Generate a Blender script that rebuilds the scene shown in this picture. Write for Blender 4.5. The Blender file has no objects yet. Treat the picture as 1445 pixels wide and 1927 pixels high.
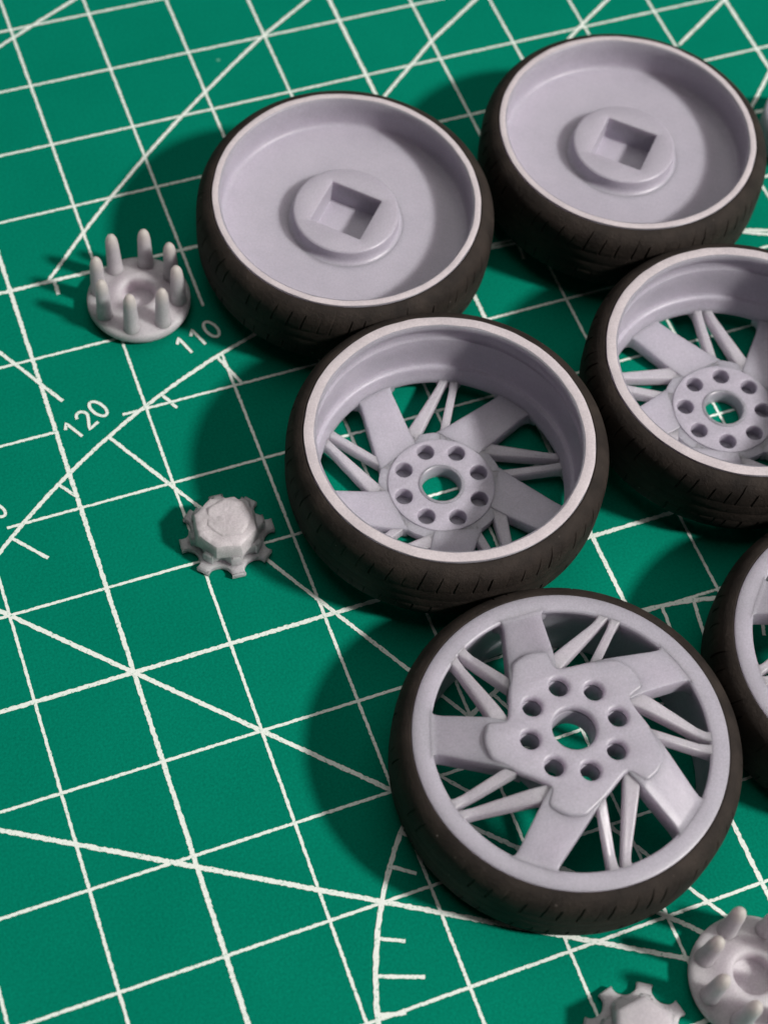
import bpy, bmesh, math, random
from mathutils import Vector, Matrix
random.seed(7)
S = bpy.context.scene
C = S.collection
R = math.radians
S.unit_settings.scale_length = 0.01           # one unit = one centimetre

# ------------------------------------------------------------------ camera
cam_d = bpy.data.cameras.new('camera')
cam = bpy.data.objects.new('camera', cam_d); C.objects.link(cam); S.camera = cam
w = Vector((0.520781521, -0.158071826, -0.328462355))
cam.matrix_world = Matrix.Translation((-1.1359619, -7.3248933, 15.4023941)) @ Matrix.Rotation(w.length, 4, w.normalized())
cam_d.sensor_fit = 'VERTICAL'; cam_d.sensor_height = 24.0
cam_d.lens = 3194.6847 / 1927 * 24.0
cam_d.clip_start = 0.5; cam_d.clip_end = 500
cam_d.dof.use_dof = True
cam_d.dof.focus_distance = 17.0
cam_d.dof.aperture_fstop = 0.22

# ------------------------------------------------------------------ light
W = bpy.data.worlds.new('World'); S.world = W; W.use_nodes = True
W.node_tree.nodes['Background'].inputs[0].default_value = (1.0, 0.93, 0.90, 1)
W.node_tree.nodes['Background'].inputs[1].default_value = 0.012

def lamp(name, kind, loc, target, energy, color, **kw):
    d = bpy.data.lights.new(name, kind); d.energy = energy; d.color = color
    for k, v in kw.items(): setattr(d, k, v)
    o = bpy.data.objects.new(name, d); C.objects.link(o); o.location = loc
    o.rotation_euler = (Vector(target) - Vector(loc)).to_track_quat('-Z', 'Y').to_euler()
    return o
# the desk lamp to the right whose shadows fall to the left, and an added overhead fill for soft ceiling bounce
lamp('desk_lamp', 'SPOT', (92, -71, 109), (4, 0, 0), 1.12e6, (1.0, 0.94, 0.915),
     shadow_soft_size=7.5, spot_size=R(40), spot_blend=0.4)
lamp('ceiling_bounce_fill', 'AREA', (20, 40, 150), (4, 0, 0), 7.4e4, (1.0, 0.95, 0.93), shape='DISK', size=150)

S.view_settings.view_transform = 'Standard'; S.view_settings.look = 'None'
S.view_settings.exposure = 0; S.view_settings.gamma = 1
S.render.engine = 'CYCLES'

# ------------------------------------------------------------------ materials
def mat(name):
    m = bpy.data.materials.new(name); m.use_nodes = True
    nt = m.node_tree; b = nt.nodes['Principled BSDF']
    return m, nt, b
def N(nt, kind, **kw):
    n = nt.nodes.new(kind)
    for k, v in kw.items():
        if k in n.inputs: n.inputs[k].default_value = v
        else: setattr(n, k, v)
    return n
def tex(nt, scale, detail=3, rough=0.55, coord='Object'):
    tc = N(nt, 'ShaderNodeTexCoord'); n = N(nt, 'ShaderNodeTexNoise', Scale=scale, Detail=detail, Roughness=rough)
    nt.links.new(tc.outputs[coord], n.inputs['Vector']); return n
def ramp(nt, src, stops):
    r = N(nt, 'ShaderNodeValToRGB'); e = r.color_ramp.elements
    while len(e) < len(stops): e.new(0.5)
    for el, (p, c) in zip(e, stops):
        el.position = p; el.color = (*c, 1) if len(c) == 3 else c
    nt.links.new(src, r.inputs[0]); return r
def bump(nt, b, src, strength, dist):
    n = N(nt, 'ShaderNodeBump', Strength=strength, Distance=dist)
    nt.links.new(src, n.inputs['Height']); nt.links.new(n.outputs[0], b.inputs['Normal']); return n

def make_resin(name, lo, hi, sss=0.85, rough=0.33, grain=90, bs=0.25):
    m, nt, b = mat(name)
    n = tex(nt, 3.5, 5); r = ramp(nt, n.outputs[0], [(0.3, lo), (0.7, hi)])
    tcw = N(nt, 'ShaderNodeTexCoord'); wv = N(nt, 'ShaderNodeTexWave', Scale=5.5, Distortion=3.0, Detail=2.0)
    wv.bands_direction = 'DIAGONAL'; wv.inputs['Detail Scale'].default_value = 1.2; nt.links.new(tcw.outputs['Object'], wv.inputs['Vector'])
    wr = ramp(nt, wv.outputs['Fac'], [(0.0, (0.990, 0.990, 0.992)), (1.0, (1.008, 1.008, 1.006))])
    gn = tex(nt, 55, 3, 0.6); gnr = ramp(nt, gn.outputs[0], [(0.3, (0.885, 0.885, 0.885)), (0.7, (1.10, 1.10, 1.10))])
    m1 = N(nt, 'ShaderNodeMix', data_type='RGBA', blend_type='MULTIPLY'); m1.inputs[0].default_value = 1.0
    m2 = N(nt, 'ShaderNodeMix', data_type='RGBA', blend_type='MULTIPLY'); m2.inputs[0].default_value = 1.0
    nt.links.new(r.outputs[0], m1.inputs[6]); nt.links.new(wr.outputs[0], m1.inputs[7])
    nt.links.new(m1.outputs[2], m2.inputs[6]); nt.links.new(gnr.outputs[0], m2.inputs[7])
    nt.links.new(m2.outputs[2], b.inputs['Base Color'])
    b.inputs['Roughness'].default_value = rough
    b.inputs['Subsurface Weight'].default_value = sss; b.subsurface_method = 'BURLEY'
    b.inputs['Subsurface Radius'].default_value = (1.0, 0.85, 0.95)
    b.inputs['Subsurface Scale'].default_value = 0.24
    g = tex(nt, grain, 4, 0.65); bump(nt, b, g.outputs[0], bs, 0.006)
    rr = N(nt, 'ShaderNodeMapRange'); rr.inputs[3].default_value = rough - .1; rr.inputs[4].default_value = rough + .14
    n2 = tex(nt, 9, 4); nt.links.new(n2.outputs[0], rr.inputs[0]); nt.links.new(rr.outputs[0], b.inputs['Roughness'])
    return m
M_resin = make_resin('lavender_grey_resin', (0.405, 0.388, 0.450), (0.445, 0.425, 0.490))
M_dense = M_resin.copy(); M_dense.name = 'dense_resin'; M_dense.node_tree.nodes['Principled BSDF'].inputs['Subsurface Scale'].default_value = 0.07
M_thin = make_resin('resin_painted_translucency', (0.445, 0.42, 0.47), (0.49, 0.465, 0.51))  # same resin made paler: light glowing through thin spokes put into the colour
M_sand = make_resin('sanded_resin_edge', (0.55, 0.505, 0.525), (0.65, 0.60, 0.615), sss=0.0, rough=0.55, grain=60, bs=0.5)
M_pale = make_resin('translucent_grey_resin', (0.48, 0.455, 0.485), (0.55, 0.52, 0.545), sss=1.0, rough=0.5, bs=0.35)
M_pale.node_tree.nodes['Principled BSDF'].inputs['Subsurface Scale'].default_value = 0.22
M_rough = make_resin('chipped_grey_resin', (0.52, 0.485, 0.505), (0.63, 0.59, 0.61), sss=0.5, rough=0.45, grain=30, bs=0.5)

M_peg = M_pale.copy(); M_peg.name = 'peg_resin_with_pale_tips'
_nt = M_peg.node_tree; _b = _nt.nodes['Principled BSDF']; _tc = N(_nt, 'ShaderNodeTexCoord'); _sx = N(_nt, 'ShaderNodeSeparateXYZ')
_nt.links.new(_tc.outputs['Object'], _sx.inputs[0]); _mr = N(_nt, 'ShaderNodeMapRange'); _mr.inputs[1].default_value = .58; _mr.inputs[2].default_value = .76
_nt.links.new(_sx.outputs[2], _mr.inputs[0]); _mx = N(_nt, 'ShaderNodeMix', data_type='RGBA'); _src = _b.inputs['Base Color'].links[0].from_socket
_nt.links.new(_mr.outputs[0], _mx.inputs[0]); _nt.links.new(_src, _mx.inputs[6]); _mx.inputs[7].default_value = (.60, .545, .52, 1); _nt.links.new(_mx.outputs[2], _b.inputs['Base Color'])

def make_rubber():
    m, nt, b = mat('black_rubber')
    n = tex(nt, 4, 5); r = ramp(nt, n.outputs[0], [(0.3, (0.015, 0.0115, 0.0092)), (0.7, (0.036, 0.0275, 0.0220))])
    tc = N(nt, 'ShaderNodeTexCoord'); v = N(nt, 'ShaderNodeTexVoronoi', Scale=7.0, Randomness=1.0)
    nt.links.new(tc.outputs['Object'], v.inputs['Vector'])
    dust = ramp(nt, v.outputs['Distance'], [(0.05, (1, 1, 1)), (0.085, (0, 0, 0))])
    sp = tex(nt, 2.3, 2); spm = ramp(nt, sp.outputs[0], [(0.52, (0, 0, 0)), (0.62, (1, 1, 1))])
    mul = N(nt, 'ShaderNodeMath', operation='MULTIPLY'); nt.links.new(dust.outputs[0], mul.inputs[0]); nt.links.new(spm.outputs[0], mul.inputs[1])
    mx = N(nt, 'ShaderNodeMix', data_type='RGBA'); mx.inputs[7].default_value = (0.20, 0.17, 0.15, 1)
    nt.links.new(mul.outputs[0], mx.inputs[0]); nt.links.new(r.outputs[0], mx.inputs[6]); nt.links.new(mx.outputs[2], b.inputs['Base Color'])
    b.inputs['Roughness'].default_value = 0.72; b.inputs['Specular IOR Level'].default_value = 0.28
    g = tex(nt, 22, 6, 0.75); bump(nt, b, g.outputs[0], 0.8, 0.018)
    return m
M_rub = make_rubber()

def make_mat_green():
    m, nt, b = mat('green_cutting_mat_vinyl')
    n = tex(nt, 0.6, 4); r = ramp(nt, n.outputs[0], [(0.3, (0.0, 0.190, 0.118)), (0.7, (0.0006, 0.214, 0.134))])
    tc = N(nt, 'ShaderNodeTexCoord'); v = N(nt, 'ShaderNodeTexVoronoi', Scale=0.8, Randomness=1.0)
    nt.links.new(tc.outputs['Object'], v.inputs['Vector'])
    d = ramp(nt, v.outputs['Distance'], [(0.018, (1, 1, 1)), (0.03, (0, 0, 0))])
    mx = N(nt, 'ShaderNodeMix', data_type='RGBA'); mx.inputs[7].default_value = (0.12, 0.42, 0.30, 1)
    gr = tex(nt, 38, 2, 0.5); grr = ramp(nt, gr.outputs[0], [(0.3, (0.86, 0.87, 0.87)), (0.7, (1.13, 1.12, 1.12))])
    ml = N(nt, 'ShaderNodeMix', data_type='RGBA', blend_type='MULTIPLY'); ml.inputs[0].default_value = 1.0
    nt.links.new(r.outputs[0], ml.inputs[6]); nt.links.new(grr.outputs[0], ml.inputs[7])
    nt.links.new(d.outputs[0], mx.inputs[0]); nt.links.new(ml.outputs[2], mx.inputs[6]); nt.links.new(mx.outputs[2], b.inputs['Base Color'])
    b.inputs['Roughness'].default_value = 0.85; b.inputs['Specular IOR Level'].default_value = 0.03
    g = tex(nt, 26, 3, 0.6); bump(nt, b, g.outputs[0], 0.35, 0.012)
    return m
M_green = make_mat_green()

def make_print():
    m, nt, b = mat('pale_mint_print')
    n = tex(nt, 34, 4, 0.7); r = ramp(nt, n.outputs[0], [(0.33, (0.20, 0.46, 0.33)), (0.43, (0.80, 0.89, 0.81)), (0.75, (0.88, 0.92, 0.87))])
    nt.links.new(r.outputs[0], b.inputs['Base Color']); b.inputs['Roughness'].default_value = 0.6
    b.inputs['Specular IOR Level'].default_value = 0.3
    bump(nt, b, n.outputs[0], 0.4, 0.01)
    return m
M_print = make_print()
m, nt, b = mat('grey_table_laminate'); M_table = m
n = tex(nt, 0.2, 4); r = ramp(nt, n.outputs[0], [(0.3, (0.16, 0.14, 0.12)), (0.7, (0.2, 0.18, 0.16))]); nt.links.new(r.outputs[0], b.inputs['Base Color'])

# ------------------------------------------------------------------ helpers
def link(name, me, material, parent=None, z=None, smooth=35, loc=None):
    o = bpy.data.objects.new(name, me); C.objects.link(o)
    if material and not me.materials: me.materials.append(material)
    if parent: o.parent = parent
    if loc: o.location = loc
    return o
def finish(bm, name, smooth=35, merge=None):
    if merge: bmesh.ops.remove_doubles(bm, verts=bm.verts, dist=merge)
    bmesh.ops.recalc_face_normals(bm, faces=bm.faces)
    me = bpy.data.meshes.new(name); bm.to_mesh(me); bm.free()
    if smooth:
        for p in me.polygons: p.use_smooth = True
        me.set_sharp_from_angle(angle=R(smooth))
    return me
def thing(name, label, cat, loc=(0, 0, 0), rz=0, group=None):
    o = bpy.data.objects.new(name, None); C.objects.link(o); o.location = loc; o.rotation_euler = (0, 0, rz)
    o.empty_display_size = 0.3
    o['label'] = label; o['category'] = cat
    if group: o['group'] = group
    return o
def revolve(name, prof, n=160, smooth=35, closed=True):
    bm = bmesh.new(); rings = []
    for r_, z_ in prof:
        rings.append([bm.verts.new((r_ * math.cos(2 * math.pi * k / n), r_ * math.sin(2 * math.pi * k / n), z_)) for k in range(n)] if r_ > 1e-6 else [bm.verts.new((0, 0, z_))])
    pairs = list(zip(rings, rings[1:])) + ([(rings[-1], rings[0])] if closed else [])
    for a, b_ in pairs:
        for k in range(n):
            k2 = (k + 1) % n
            if len(a) == 1 and len(b_) == 1: continue
            if len(a) == 1: bm.faces.new((a[0], b_[k], b_[k2]))
            elif len(b_) == 1: bm.faces.new((a[k], b_[0], a[k2]))
            else: bm.faces.new((a[k], b_[k], b_[k2], a[k2]))
    return finish(bm, name, smooth)
def ragged(me, amp, scale, seed):
    from mathutils import noise
    for v in me.vertices:
        d = Vector((v.co.x, v.co.y, 0)); r0 = d.length
        if r0 > 1e-3:
            k = noise.noise(Vector((v.co.x * scale, v.co.y * scale, seed))) * amp; v.co.x *= (r0 + k) / r0; v.co.y *= (r0 + k) / r0
            v.co.z += k * .25
    return me
def circle(r_, n=48, cx=0, cy=0):
    return [(cx + r_ * math.cos(2 * math.pi * k / n), cy + r_ * math.sin(2 * math.pi * k / n)) for k in range(n)]
def plate(name, outlines, z0, z1, bev=0.012, smooth=40):
    """flat plate with holes from closed outlines, lying between z0 and z1, rounded edges"""
    cu = bpy.data.curves.new(name, 'CURVE'); cu.dimensions = '2D'; cu.fill_mode = 'BOTH'
    cu.extrude = (z1 - z0) / 2 - bev; cu.bevel_depth = bev; cu.bevel_resolution = 2; cu.offset = -bev
    for ol in outlines:
        sp = cu.splines.new('POLY'); sp.points.add(len(ol) - 1); sp.use_cyclic_u = True
        for p, (x, y) in zip(sp.points, ol): p.co = (x, y, 0, 1)
    o = bpy.data.objects.new(name, cu); C.objects.link(o)
    dg = bpy.context.evaluated_depsgraph_get(); me = bpy.data.meshes.new_from_object(o.evaluated_get(dg))
    bpy.data.objects.remove(o); bpy.data.curves.remove(cu)
    me.name = name; me.materials.clear()
    bm = bmesh.new(); bm.from_mesh(me); bpy.data.meshes.remove(me)
    bmesh.ops.translate(bm, verts=bm.verts, vec=(0, 0, (z0 + z1) / 2))
    return finish(bm, name, smooth, merge=1e-5)
def rounded(pts, rad, seg=5):
    out = []
    n = len(pts)
    for i in range(n):
        p0, p, p1 = Vector(pts[i - 1]), Vector(pts[i]), Vector(pts[(i + 1) % n])
        rr = rad[i] if isinstance(rad, (list, tuple)) else rad
        a = (p0 - p); b_ = (p1 - p); d = min(rr, a.length * .45, b_.length * .45)
        a = p + a.normalized() * d; b_ = p + b_.normalized() * d
        for k in range(seg + 1):
            t = k / seg; q = a * (1 - t) ** 2 + p * 2 * t * (1 - t) + b_ * t * t; out.append((q.x, q.y))
    return out

# ------------------------------------------------------------------ the table and the cutting mat
bm = bmesh.new(); bmesh.ops.create_grid(bm, x_segments=2, y_segments=2, size=150)
tb = link('table', finish(bm, 'table', 0), M_table, loc=(8, 2, -0.31)); tb['kind'] = 'structure'

mat_t = thing('cutting_mat', 'green cutting mat printed with pale grid lines and a protractor', 'cutting mat')
X0, X1, Y0, Y1 = -13.0, 32.0, -13.0, 19.0
base = plate('mat_sheet', [rounded([(X0, Y0), (X1, Y0), (X1, Y1), (X0, Y1)], 0.6)], -0.30, 0.0, 0.03)
link('mat_sheet', base, M_green, mat_t)

def strip(pts, width, z, jit=0.12, step=0.022, mesh=None):
    """a printed line: thin ribbon along a polyline, with slightly ragged edges"""
    P = [Vector(p) for p in pts]; dense = []
    for a, b_ in zip(P, P[1:]):
        n = max(1, int((b_ - a).length / step))
        for k in range(n): dense.append(a.lerp(b_, k / n))
    dense.append(P[-1])
    bm = bmesh.new(); prev = None
    j1 = j2 = 0
    for i, p in enumerate(dense):
        t = (dense[min(i + 1, len(dense) - 1)] - dense[max(i - 1, 0)]).normalized(); nrm = Vector((-t.y, t.x))
        j1 = random.uniform(-1, 1); j2 = random.uniform(-1, 1)
        a = p + nrm * width * (.5 + jit * j1); b_ = p - nrm * width * (.5 + jit * j2)
        c = (bm.verts.new((a.x, a.y, z)), bm.verts.new((b_.x, b_.y, z)))
        if prev: bm.faces.new((prev[0], prev[1], c[1], c[0]))
        prev = c
    return finish(bm, 'print_line', 0)
THIN, THICK = 0.031, 0.045
GX, GY = (-12, 31), (-12, 18)
gapsV = {2: [(3.45, 4.15)]}
gapsH = {4: [(1.02, 2.5)], 3: [(0.0, 0.735)], 2: [(-1.9, -0.78)], -4: []}
def segs(lo, hi, gaps):
    cur = lo; out = []
    for a, b_ in sorted(gaps): out.append((cur, a)); cur = b_
    out.append((cur, hi)); return out
for i in range(GX[0], GX[1] + 1):
    for a, b_ in segs(GY[0], GY[1], gapsV.get(i, [])):
        link('grid_line', strip([(i, a), (i, b_)], THICK if i % 5 == 0 else THIN, 0.0034 + 0.0001 * (i % 2)), M_print, mat_t)
for j in range(GY[0], GY[1] + 1):
    for a, b_ in segs(GX[0], GX[1], gapsH.get(j, [])):
        link('grid_line', strip([(a, j), (b_, j)], THICK if j % 5 == 0 else THIN, 0.0026), M_print, mat_t)
PC = Vector((5.0, -5.0))
def pol(r_, a): return (PC.x + r_ * math.cos(R(a)), PC.y + r_ * math.sin(R(a)))
for r_, wd, zz in ((4.02, 0.048, 0.0052), (8.97, 0.043, 0.0052)):
    link('protractor_arc', strip([pol(r_, a * 0.5) for a in range(0, 361)], wd, zz), M_print, mat_t)
for a in (30, 45, 60, 120, 135, 150):
    for lo, hi in ((0.3, 8.97), (9.66, 20.0)) if a not in (45, 135) else ((0.3, 20.0),):
        link('angle_line', strip([pol(lo, a), pol(hi, a)], 0.047 if a != 120 else 0.040, 0.0044), M_print, mat_t)
for a in range(5, 180, 5):
    if a in (30, 60, 90, 120, 150, 45, 135): continue
    L_ = 0.46 if a % 10 == 0 else 0.25
    link('tick_mark', strip([pol(8.97, a), pol(8.97 - L_, a)], 0.036, 0.0060), M_print, mat_t)
    link('tick_mark', strip([pol(4.02, a), pol(4.02 - (0.45 if a % 10 == 0 else 0.26), a)], 0.036, 0.0060), M_print, mat_t)
for pts in ([(0.427, 5.0), (0.995, 5.572), (1.47, 6.02), (1.989, 6.481), (2.48, 6.89), (2.986, 7.285), (3.48, 7.655), (3.99, 8.017), (4.753, 8.475), (6.5, 9.4), (9, 10.4)],
            [(4.3, 5.93), (5.15, 6.638), (6.006, 7.325), (6.82, 7.856), (8.6, 8.9)],
            [(6.6, 6.0), (7.3, 6.56), (7.999, 7.055), (8.49, 7.37), (9.9, 8.25)],
            [(9.05, 6.348), (9.992, 6.932), (11.6, 7.9)],
            [(9.38, 5.0), (9.482, 5.106), (9.94, 5.544), (10.9, 6.4)],
            [(-0.8, 7.98), (0.799, 8.755), (1.378, 9.049), (1.887, 9.294), (4.2, 10.4)],
            [(7.9, 3.5), (8.451, 3.317), (8.752, 3.216), (9.6, 2.9)],
            [(0.50, 4.98), (0.50, 4.79)]):
    link('pattern_curve', strip(pts, 0.041, 0.0050), M_print, mat_t)
def arc(cx, cy, rx, ry, a0, a1, n=14): return [(cx + rx * math.cos(R(a0 + (a1 - a0) * k / n)), cy + ry * math.sin(R(a0 + (a1 - a0) * k / n))) for k in range(n + 1)]
STROKES = {  # single line digits in a box 0.6 wide and 1 high
 '0': [arc(.3, .5, .24, .46, 90, 450, 28)], '1': [[(.10, .74), (.34, .96), (.34, .02)]],
 '2': [arc(.3, .70, .23, .26, 165, -20, 14) + [(.42, .48), (.06, .04), (.56, .04)]],
 '3': [arc(.28, .73, .21, .23, 150, -80, 12), arc(.28, .27, .24, .25, 85, -150, 12)],
 '4': [[(.42, .02), (.42, .96), (.04, .30), (.58, .30)]], '5': [[(.52, .95), (.14, .95), (.10, .54)] + arc(.29, .32, .24, .29, 130, -150, 14)],
 '6': [arc(.3, .30, .23, .27, 90, 450, 20), [(.07, .34), (.12, .66), (.28, .90), (.46, .93)]], '7': [[(.05, .95), (.56, .95), (.22, .02)]],
 '8': [arc(.3, .73, .2, .22, 90, 450, 20), arc(.3, .27, .24, .25, 90, 450, 20)], '9': [arc(.3, .68, .23, .27, 90, 450, 20), [(.53, .64), (.48, .3), (.3, .08), (.12, .06)]]}
def numeral(txt, a, r_=9.175, h=0.262):
    adv = .188; x0 = -adv * len(txt) / 2 + .01; bm = bmesh.new(); zz = 0.0
    for i, ch in enumerate(txt):
        for st in STROKES[ch]:
            me = strip([(x0 + i * adv + px * h, py * h) for px, py in st], 0.034, zz, 0.05); zz += .0002; bm.from_mesh(me); bpy.data.meshes.remove(me)
    me = bpy.data.meshes.new('numeral'); bm.to_mesh(me); bm.free()
    x, y = pol(r_, a); ob = link('numeral', me, M_print, mat_t); ob.location = (x, y, 0.0068); ob.rotation_euler = (0, 0, R(a - 90))
for a in range(10, 180, 10): numeral(str(a), a)

# ------------------------------------------------------------------ tyre (shared by all the wheels)
def tyre_mesh():
    prof = [(1.475, 0.925), (1.500, 0.935), (1.535, 0.925), (1.575, 0.895), (1.610, 0.855), (1.632, 0.815), (1.646, 0.770), (1.654, 0.725), (1.658, 0.680),
            (1.660, 0.645), (1.659, 0.640), (1.659, 0.622), (1.660, 0.617), (1.662, 0.55), (1.662, 0.487), (1.661, 0.483), (1.661, 0.463), (1.662, 0.458), (1.662, 0.40),
            (1.660, 0.333), (1.659, 0.328), (1.659, 0.310), (1.660, 0.305), (1.658, 0.270), (1.654, 0.225), (1.646, 0.18), (1.632, 0.135), (1.610, 0.095), (1.575, 0.055), (1.535, 0.025), (1.500, 0.012), (1.475, 0.025)]
    nb = 62; cols = []
    rnd = random.Random(3)
    for k in range(nb):
        a0 = 2 * math.pi * k / nb + rnd.uniform(-.022, .022)
        for da, dp in ((0, 0), (0.004, 1), (0.010, 1), (0.014, 0), (0.045, 0), (0.07, 0)): cols.append((a0 + da, dp, k))
    DD = [(rnd.choice((.004, .009, .013, .016)), rnd.uniform(.30, .40)) for _ in range(nb)]
    bm = bmesh.new(); rings = []
    for a, dp, k in cols:
        ring = []
        for r_, z_ in prof:
            s = (z_ - .475) / .45
            on = 0.15 < abs(z_ - .475) < 0.39
            dep = (dp * DD[k][0]) if on and (z_ - .475) * (1 if z_ > .475 else -1) < DD[k][1] else 0
            aa = a + 0.05 * s * s * (1 if s > 0 else -1)
            ring.append(bm.verts.new(((r_ - dep) * math.cos(aa), (r_ - dep) * math.sin(aa), z_)))
        rings.append(ring)
    n = len(rings); m_ = len(prof)
    for i in range(n):
        A, B = rings[i], rings[(i + 1) % n]
        for j in range(m_): bm.faces.new((A[j], A[(j + 1) % m_], B[(j + 1) % m_], B[j]))
    return finish(bm, 'tyre', 30)
TYRE = tyre_mesh()

# ------------------------------------------------------------------ spoked centre, described in polar coordinates of the wheel
def P(r_, a): return Vector((r_ * math.cos(R(a)), r_ * math.sin(R(a))))
def loft(name, Lf, Rf, zt, zb, n=14, bev=0.018, seg=3):
    """bar between a left and a right edge curve, rounded along its top edges; zt/zb give top/bottom height at a radius"""
    bm = bmesh.new(); prev = None
    for i in range(n + 1):
        t = i / n; a, b_ = Lf(t), Rf(t); m_ = (a + b_) / 2; w_ = (b_ - a).length; u = (b_ - a).normalized(); bv = min(bev, w_ * .45)
        T, B = zt(m_.length), zb(m_.length); sec = [(0, B)]
        for k in range(seg + 1):
            an = math.pi / 2 * k / seg; sec.append((bv * (1 - math.cos(an)), T - bv * (1 - math.sin(an))))
        for k in range(1, 4): sec.append((bv + (w_ - 2 * bv) * k / 4, T - 0.004 * math.sin(math.pi * k / 4)))
        for k in range(seg, -1, -1):
            an = math.pi / 2 * k / seg; sec.append((w_ - bv * (1 - math.cos(an)), T - bv * (1 - math.sin(an))))
        sec.append((w_, B))
        ring = [bm.verts.new((a.x + u.x * s, a.y + u.y * s, z_)) for s, z_ in sec]
        if prev:
            for j in range(len(ring)): bm.faces.new((prev[j], prev[(j + 1) % len(ring)], ring[(j + 1) % len(ring)], ring[j]))
        else: bm.faces.new(ring)
        prev = ring
    bm.faces.new(prev[::-1])
    return finish(bm, name, 40)
def edge(pts):
    """piecewise smooth (Catmull-Rom) curve through points, as a function of t"""
    def f(t):
        n = len(pts) - 1; x = min(max(t, 0), 1) * n; i = min(int(x), n - 1); u = x - i
        p0 = pts[max(i - 1, 0)]; p1 = pts[i]; p2 = pts[i + 1]; p3 = pts[min(i + 2, n)]
        return 0.5 * ((2 * p1) + (p2 - p0) * u + (2 * p0 - 5 * p1 + 4 * p2 - p3) * u * u + (3 * p1 - p0 - 3 * p2 + p3) * u ** 3)
    return f
def spoked(parent, front, mirror, phase, lug_phase):
    mm = -1 if mirror else 1
    def Q(r_, a):
        v = P(r_, a); return v
    def place(me):
        bm = bmesh.new(); bm.from_mesh(me)
        if mirror:
            bmesh.ops.scale(bm, vec=(1, -1, 1), verts=bm.verts); bmesh.ops.reverse_faces(bm, faces=bm.faces)
        bm.to_mesh(me); bm.free()
        return me
    if front:
        zt = lambda r_: 0.9507 + max(0, 1.27 - r_) / .51 * .176 - max(0, r_ - 1.311) * .14 if r_ > .76 else 1.1267 + (.76 - r_) * .03
        zt2 = lambda r_: zt(r_) - (0.030 if r_ < 1.2 else .022 * max(0, (1.30 - r_) / .1) + .0008)
        zb = lambda r_: zt(r_) - .24; zb2 = lambda r_: zt(r_) - .17
        ptop, pbot, cbot = 1.1395, 1.03, .76
    else:
        zt = lambda r_: 0.181 + max(0, (r_ - .72)) * .135
        zt2 = lambda r_: zt(r_) - 0.008
        zb = lambda r_: 0.03 + max(0, r_ - .7) * .10; zb2 = lambda r_: zb(r_) + .02
        ptop, pbot, cbot = .171, .06, .003
    # the outline corners, for one of the five sectors
    def line(p, q, flare=None, pre=None):
        d = q - p; pts = [p - d.normalized() * pre] if pre else [p]
        pts += [p + d * k / 6 for k in range(0 if pre else 1, 6)]
        e = P(1.345, math.degrees(math.atan2(q.y, q.x)) + (flare or 0))
        pts += [p + d * .965 + (e - q) * .12, q + (e - q) * .5, e]
        return edge(pts)
    bl = line(Q(.80, 8.5), Q(1.30, 7.4), -4.0, .22)
    br = line(Q(.79, 45), Q(1.30, 24.2), 3.0, .20)
    m_blade = place(loft('blade_spoke', bl, br, zt, zb, n=34, bev=0.016))
    al = line(Q(.675, 72.3), Q(1.29, 50.8), -1.6, .10)
    ar = line(Q(.79, 79.6), Q(1.29, 54.3), 1.2, .16)
    m_a = place(loft('thin_spoke', al, ar, zt2, zb2, n=24, bev=0.020))
    cl = line(Q(.79, 46.4), Q(1.29, 45.3), -1.4, .20)
    cr = line(Q(.70, 54.3), Q(1.29, 48.9), 1.4, .12)
    m_c = place(loft('thin_spoke', cl, cr, zt2, zb2, n=24, bev=0.020))
    # hub plate outline: swirling five-armed step
    ol = []; rad = []
    for s in range(5):
        o_ = -72 * s
        for (r_, a), rd in (((.845, 37.5), .035), ((.862, 25), .2), ((.81, 12.5), .045), ((.615, 10.5), .07), ((.625, -1), .05), ((.70, -17), .05)):
            ol.append(tuple(P(r_, a + o_))); rad.append(rd)
    ol = rounded(ol, rad, 5)
    lugs = [circle(.094, 24, *P(.432, lug_phase + 45 * k)) for k in range(8)]
    if mirror: ol = [(x, -y) for x, y in ol][::-1]
    # lug positions are given in the wheel's own final orientation
    rot = -R(phase)
    lugs = [[(x * math.cos(rot) - y * math.sin(rot), x * math.sin(rot) + y * math.cos(rot)) for x, y in l] for l in lugs]
    hole = circle(.207, 64)
    if front:
        hub = link('hub', plate('hub', [ol, hole] + lugs, pbot, ptop, 0.03), M_resin, parent)
        link('hub_core', plate('hub_core', [circle(.60, 64), hole] + lugs, cbot, pbot - .0005, 0.004), M_dense, hub)
    else:
        hub = link('hub', plate('hub', [circle(.665, 120), circle(.548, 96)], pbot, ptop, 0.006), M_resin, parent)
        link('hub_disc', plate('hub_disc', [circle(.570, 96), hole] + lugs, .022, .187, 0.010), M_dense, hub)
        link('hub_core', plate('hub_core', [circle(.55, 64), hole], cbot, .0215, 0.003), M_resin, hub)
        link('hub_collar', revolve('hub_collar', [(.212, .18), (.212, .1935), (.222, .1995), (.240, .1945), (.246, .18)], 96), M_resin, hub)
    hub.rotation_euler = (0, 0, R(phase))
    for k in range(5):
        for nm, me in (('blade_spoke', m_blade), ('thin_spoke', m_a), ('thin_spoke', m_c)):
            o = link(nm, me, M_resin if nm[0] == 'b' else M_thin, parent); o.rotation_euler = (0, 0, R(phase + 72 * k))

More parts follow.
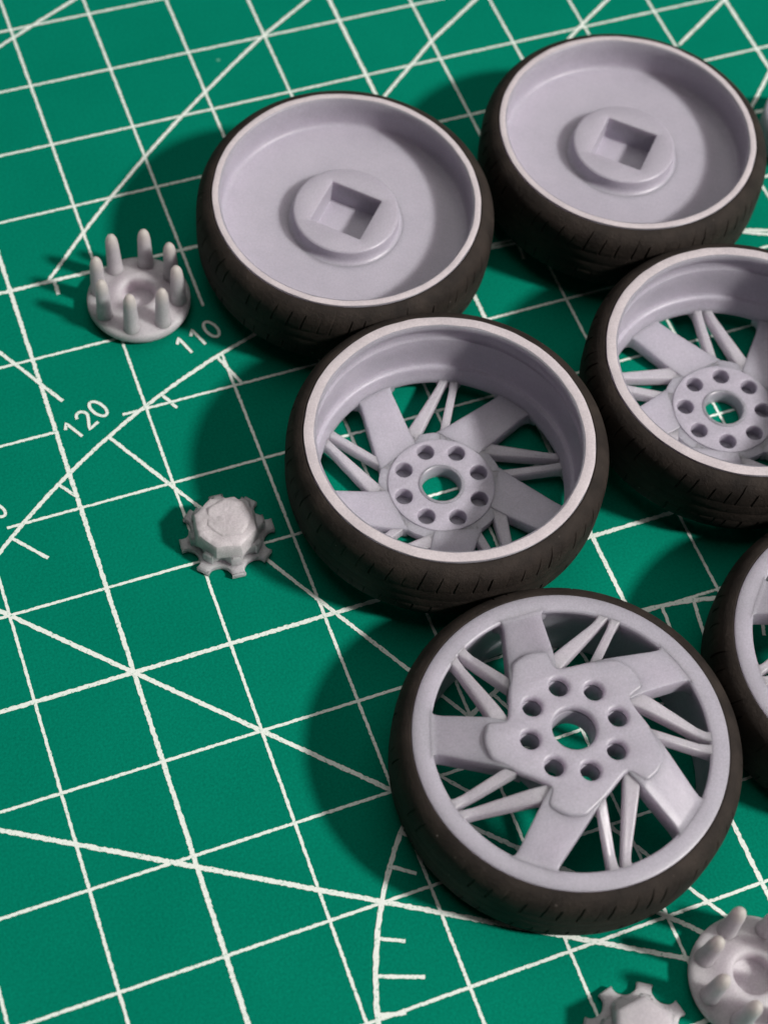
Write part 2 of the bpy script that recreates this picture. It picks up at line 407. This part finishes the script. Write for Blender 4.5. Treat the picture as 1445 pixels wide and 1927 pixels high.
RIM_FRONT = revolve('rim', [(1.305, .905), (1.307, .935), (1.318, .947), (1.33, .950), (1.47, .950), (1.482, .942), (1.485, .925), (1.48, .90), (1.44, .86), (1.42, .80), (1.42, .15), (1.46, .06), (1.48, .03), (1.47, .005), (1.38, .005), (1.36, .06), (1.35, .15), (1.345, .80), (1.325, .86)], 192)
RIM_DEEP = revolve('rim', [(1.352, 1.128), (1.360, 1.145), (1.373, 1.150), (1.468, 1.150), (1.481, 1.142), (1.484, 1.12), (1.48, 1.09), (1.44, 1.05), (1.43, .95), (1.43, .42), (1.45, .30), (1.48, .24), (1.47, .205), (1.40, .20), (1.33, .17), (1.305, .20), (1.302, .245), (1.308, .270), (1.318, .30),
                                  (1.328, .345), (1.333, .395), (1.338, .418), (1.350, .430), (1.374, .436), (1.381, .445), (1.383, .47), (1.380, .70), (1.376, .86), (1.380, .885), (1.396, .90), (1.402, .92), (1.402, .98), (1.392, 1.03), (1.368, 1.06), (1.356, 1.085)], 192)
RIM_BLANK = revolve('rim', [(1.392, 1.13), (1.398, 1.143), (1.41, 1.150), (1.47, 1.150), (1.481, 1.142), (1.484, 1.12), (1.48, 1.09), (1.44, 1.05), (1.43, .95), (1.43, .42), (1.45, .30), (1.48, .24), (1.47, .205), (1.40, .20), (1.30, .25), (1.28, .40), (0.0, .42), (0.0, .815), (1.30, .815), (1.40, .9)], 192, closed=False)

def wheel(kind, x, y, label, phase=0, lug=0, mirror=False, sq=0, tilt=0, group='resin wheels with black rubber tyres'):
    t = thing('model_wheel', label, 'wheel', (x, y, 0), 0, group)
    front = kind == 'front'
    rim = link('rim', {'front': RIM_FRONT, 'deep': RIM_DEEP, 'blank': RIM_BLANK}[kind], M_resin, t)
    h = .95 if front else 1.15
    lip_in = {'front': 1.335, 'deep': 1.376, 'blank': 1.413}[kind]
    if kind != 'front':
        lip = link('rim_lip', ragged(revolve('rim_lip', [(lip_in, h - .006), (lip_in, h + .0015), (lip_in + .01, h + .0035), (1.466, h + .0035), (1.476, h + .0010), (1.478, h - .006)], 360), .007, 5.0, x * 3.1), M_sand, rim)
    ty = link('tyre', TYRE, M_rub, t); ty.location = (0, 0, h - .95)
    ty.rotation_euler = (0, 0, R(random.uniform(0, 360)))
    if kind == 'blank':
        # round boss with a square socket
        bm = bmesh.new(); n = 96
        rings = []
        for r_, z_ in ((.655, .724), (.630, .733), (.610, .746), (.600, .766), (.595, .80), (.591, .892), (.582, .902), (.565, .9075)):
            rings.append([bm.verts.new((r_ * math.cos(2 * math.pi * k / n), r_ * math.sin(2 * math.pi * k / n), z_)) for k in range(n)])
        def sqp(k, hs):
            a = 2 * math.pi * k / n; c, s = math.cos(a), math.sin(a); m_ = max(abs(c), abs(s)); return (c / m_ * hs, s / m_ * hs)
        for hs, z_ in ((.312, .9075), (.304, .903), (.301, .893), (.298, .60)):
            rings.append([bm.verts.new((*sqp(k, hs), z_)) for k in range(n)])
        for a, b_ in zip(rings, rings[1:]):
            for k in range(n): bm.faces.new((a[k], b_[k], b_[(k + 1) % n], a[(k + 1) % n]))
        bm.faces.new(rings[-1][::-1])
        me = finish(bm, 'square_socket_boss', 35)
        bo = link('socket_boss', me, M_dense, t); bo.rotation_euler = (0, 0, R(sq))
        # the floor under the socket is cut away so that the socket is really hollow
    else:
        spoked(t, front, mirror, phase, lug)
    if tilt: t.rotation_euler = (tilt, 0, 0)
    return t

# hollow the blank wheel's floor below its socket
bm = bmesh.new(); n = 192; rings = []
for r_, z_ in ((1.392, 1.13), (1.398, 1.143), (1.41, 1.150), (1.47, 1.150), (1.481, 1.142), (1.484, 1.12), (1.48, 1.09), (1.44, 1.05), (1.43, .95), (1.43, .42), (1.45, .30), (1.48, .24), (1.47, .205), (1.40, .20), (1.30, .25), (1.28, .40), (.57, .42), (.57, .728), (.70, .728), (1.33, .730), (1.36, .733), (1.376, .742), (1.386, .760), (1.390, .79), (1.392, .90), (1.394, 1.0)):
    rings.append([bm.verts.new((r_ * math.cos(2 * math.pi * k / n), r_ * math.sin(2 * math.pi * k / n), z_)) for k in range(n)])
for a, b_ in zip(rings, rings[1:] + rings[:1]):
    for k in range(n): bm.faces.new((a[k], b_[k], b_[(k + 1) % n], a[(k + 1) % n]))
RIM_BLANK = finish(bm, 'rim', 35)

wheel('blank', 3.72, 4.32, 'plain lavender dish wheel with square socket, upper left, beside the whole peg ring', sq=46.0, tilt=R(2.3))
wheel('blank', 7.14, 4.28, 'plain lavender dish wheel with square socket at the top right', sq=46.0)
wheel('deep', 3.653, 1.0, 'deep dish spoked wheel in the middle, whole, above the lowest wheel', phase=15.5, lug=2.2)
wheel('deep', 6.99, 0.95, 'deep dish spoked wheel cut by the right edge below the top right wheel', phase=-19.0, lug=24.0, mirror=True)
wheel('front', 3.565, -2.355, 'lowest whole wheel, spoked lavender face flush with the tyre edge', phase=0.5, lug=41.5)
wheel('front', 6.867, -2.475, 'spoked wheel at the right edge showing only a sliver beside the lowest wheel', phase=9.0, lug=20.0, mirror=True)

# ------------------------------------------------------------------ peg rings
PEG = revolve('peg', [(0.0, .782), (.022, .776), (.042, .756), (.057, .722), (.067, .680), (.073, .62), (.077, .50), (.084, .30), (.092, .22), (.096, .17), (0, .17)], 24, 50, closed=False)
RING = revolve('ring_base', [(.186, .23), (.193, .252), (.215, .266), (.25, .266), (.29, .252), (.335, .228), (.39, .206), (.46, .196), (.53, .192), (.56, .182), (.575, .158), (.574, .10), (.55, .05), (.51, .018), (.46, .004), (0.0, .004), (0.0, .075), (.17, .075), (.182, .085)], 96, 40)
def peg_ring(x, y, phase, label, tilt=(0, 0)):
    t = thing('peg_ring', label, 'wheel part', (x, y, 0), 0, 'resin rings of eight pegs')
    t.rotation_euler = (*tilt, 0)
    link('ring_base', RING, M_pale, t)
    for k in range(8):
        a = R(phase + 45 * k); o = link('peg', PEG, M_peg, t); o.location = (.452 * math.cos(a), .452 * math.sin(a), random.uniform(-.008, .008)); o.rotation_euler = (random.uniform(-.02, .02), random.uniform(-.02, .02), a)
    return t
peg_ring(1.32, 4.36, 18.7, 'grey resin ring with eight upright pegs left of the upper left wheel')
peg_ring(4.44, -4.80, 4.0, 'grey resin ring with upright pegs cut by the bottom right corner')
cap = thing('resin_cap', 'sliver of a round lavender resin part at the right edge beside the top right wheel', 'wheel part', (9.80, 4.38, 0))
link('cap_body', revolve('cap_body', [(0, .004), (.52, .004), (.56, .03), (.57, .08), (.565, .44), (.55, .475), (.52, .485), (0, .485)], 96, closed=False), M_resin, cap)
link('cap_boss', revolve('cap_boss', [(.22, .48), (.28, .48), (.28, .56), (.265, .57), (.235, .57), (.22, .56)], 64), M_resin, cap)

# ------------------------------------------------------------------ toothed nuts
def tooth_outline(n=8, r0=.36, r1=.50, phase=0):
    pts = []; rad = []
    for k in range(n):
        c = phase + 360 / n * k
        for r_, a, rd in ((r0, -18, .05), (r0 + .04, -9.6, .05), (r1 - .03, -8.0, .03), (r1, -8.9, .012), (r1, 8.9, .012), (r1 - .03, 8.0, .03), (r0 + .04, 9.6, .05), (r0, 18, .05)):
            pts.append(tuple(P(r_, c + a))); rad.append(rd)
    return rounded(pts, rad, 3)
def chip(me, amp, scale, zmin, seed):
    from mathutils import noise
    for v in me.vertices:
        if v.co.z > zmin:
            p = Vector(v.co) * scale + Vector((seed, seed * 1.7, 0)); n3 = noise.noise_vector(p)
            v.co += Vector((n3.x * amp, n3.y * amp, n3.z * amp * 1.2))
def hexbody(name, r_, z0, z1, phase, n=6, bev=.03, top=0.0):
    bm = bmesh.new(); rings = []
    m_ = 168
    def rr(a): 
        s = 2 * math.pi / n; x = ((a % s) - s / 2); return math.cos(s / 2) / math.cos(x)
    prof = [(1.08, z0), (1.05, z0 + (z1 - z0) * .3), (1.03, z0 + (z1 - z0) * .6), (1.0, z1 - bev), (.97, z1 - bev * .3), (.91, z1)] + [(q, z1 + top * (1 - q)) for q in (.86, .80, .74, .68, .6, .52, .45, .38, .3, .22, .15, .07)]
    for q, z_ in prof:
        rings.append([bm.verts.new((q * r_ * rr(2 * math.pi * k / m_) * math.cos(2 * math.pi * k / m_ + R(phase)), q * r_ * rr(2 * math.pi * k / m_) * math.sin(2 * math.pi * k / m_ + R(phase)), z_)) for k in range(m_)])
    for a, b_ in zip(rings, rings[1:]):
        for k in range(m_): bm.faces.new((a[k], b_[k], b_[(k + 1) % m_], a[(k + 1) % m_]))
    bm.faces.new(rings[0]); bm.faces.new(rings[-1][::-1])
    return finish(bm, name, 40)
def nut(x, y, phase, hexphase, label, rough, zt, lean=(0, 0)):
    t = thing('toothed_nut', label, 'wheel part', (x, y, 0), 0, 'small resin nuts with teeth')
    mt = M_rough if rough else M_pale
    link('tooth_plate', plate('tooth_plate', [tooth_outline(phase=phase, r0=.385)], .004, .085, .016), M_pale, t)
    link('ribbed_collar', plate('ribbed_collar', [tooth_outline(phase=phase, r0=.325 if rough else .30, r1=.40 if rough else .36)], .080, .235, .022), M_pale, t)
    hb = hexbody('nut_body', .325 if rough else .285, .228, zt, hexphase, n=8 if rough else 6, top=0.02)
    if rough: chip(hb, .018, 4.5, .27, 3.0); chip(hb, .007, 16, .27, 8.0)
    nb_ = link('nut_body', hb, mt, t); nb_.location = (*lean, 0)
    if rough:
        l2 = hexbody('chipped_layer', .235, zt - .01, zt + .026, hexphase + 20, n=7, bev=.012); chip(l2, .010, 6.0, zt + .005, 5.0); chip(l2, .003, 30, zt + .005, 1.0)
        o2 = link('chipped_layer', l2, mt, nb_); o2.location = (.035, .03, 0)
    return t
nut(1.34, 1.18, -3, 12, 'small chipped grey toothed nut alone on the mat left of the middle wheel', True, .40, (-.02, -.03))
nut(3.25, -4.93, 13, 7, 'small grey toothed nut cut by the bottom edge near the corner peg ring', False, .42)
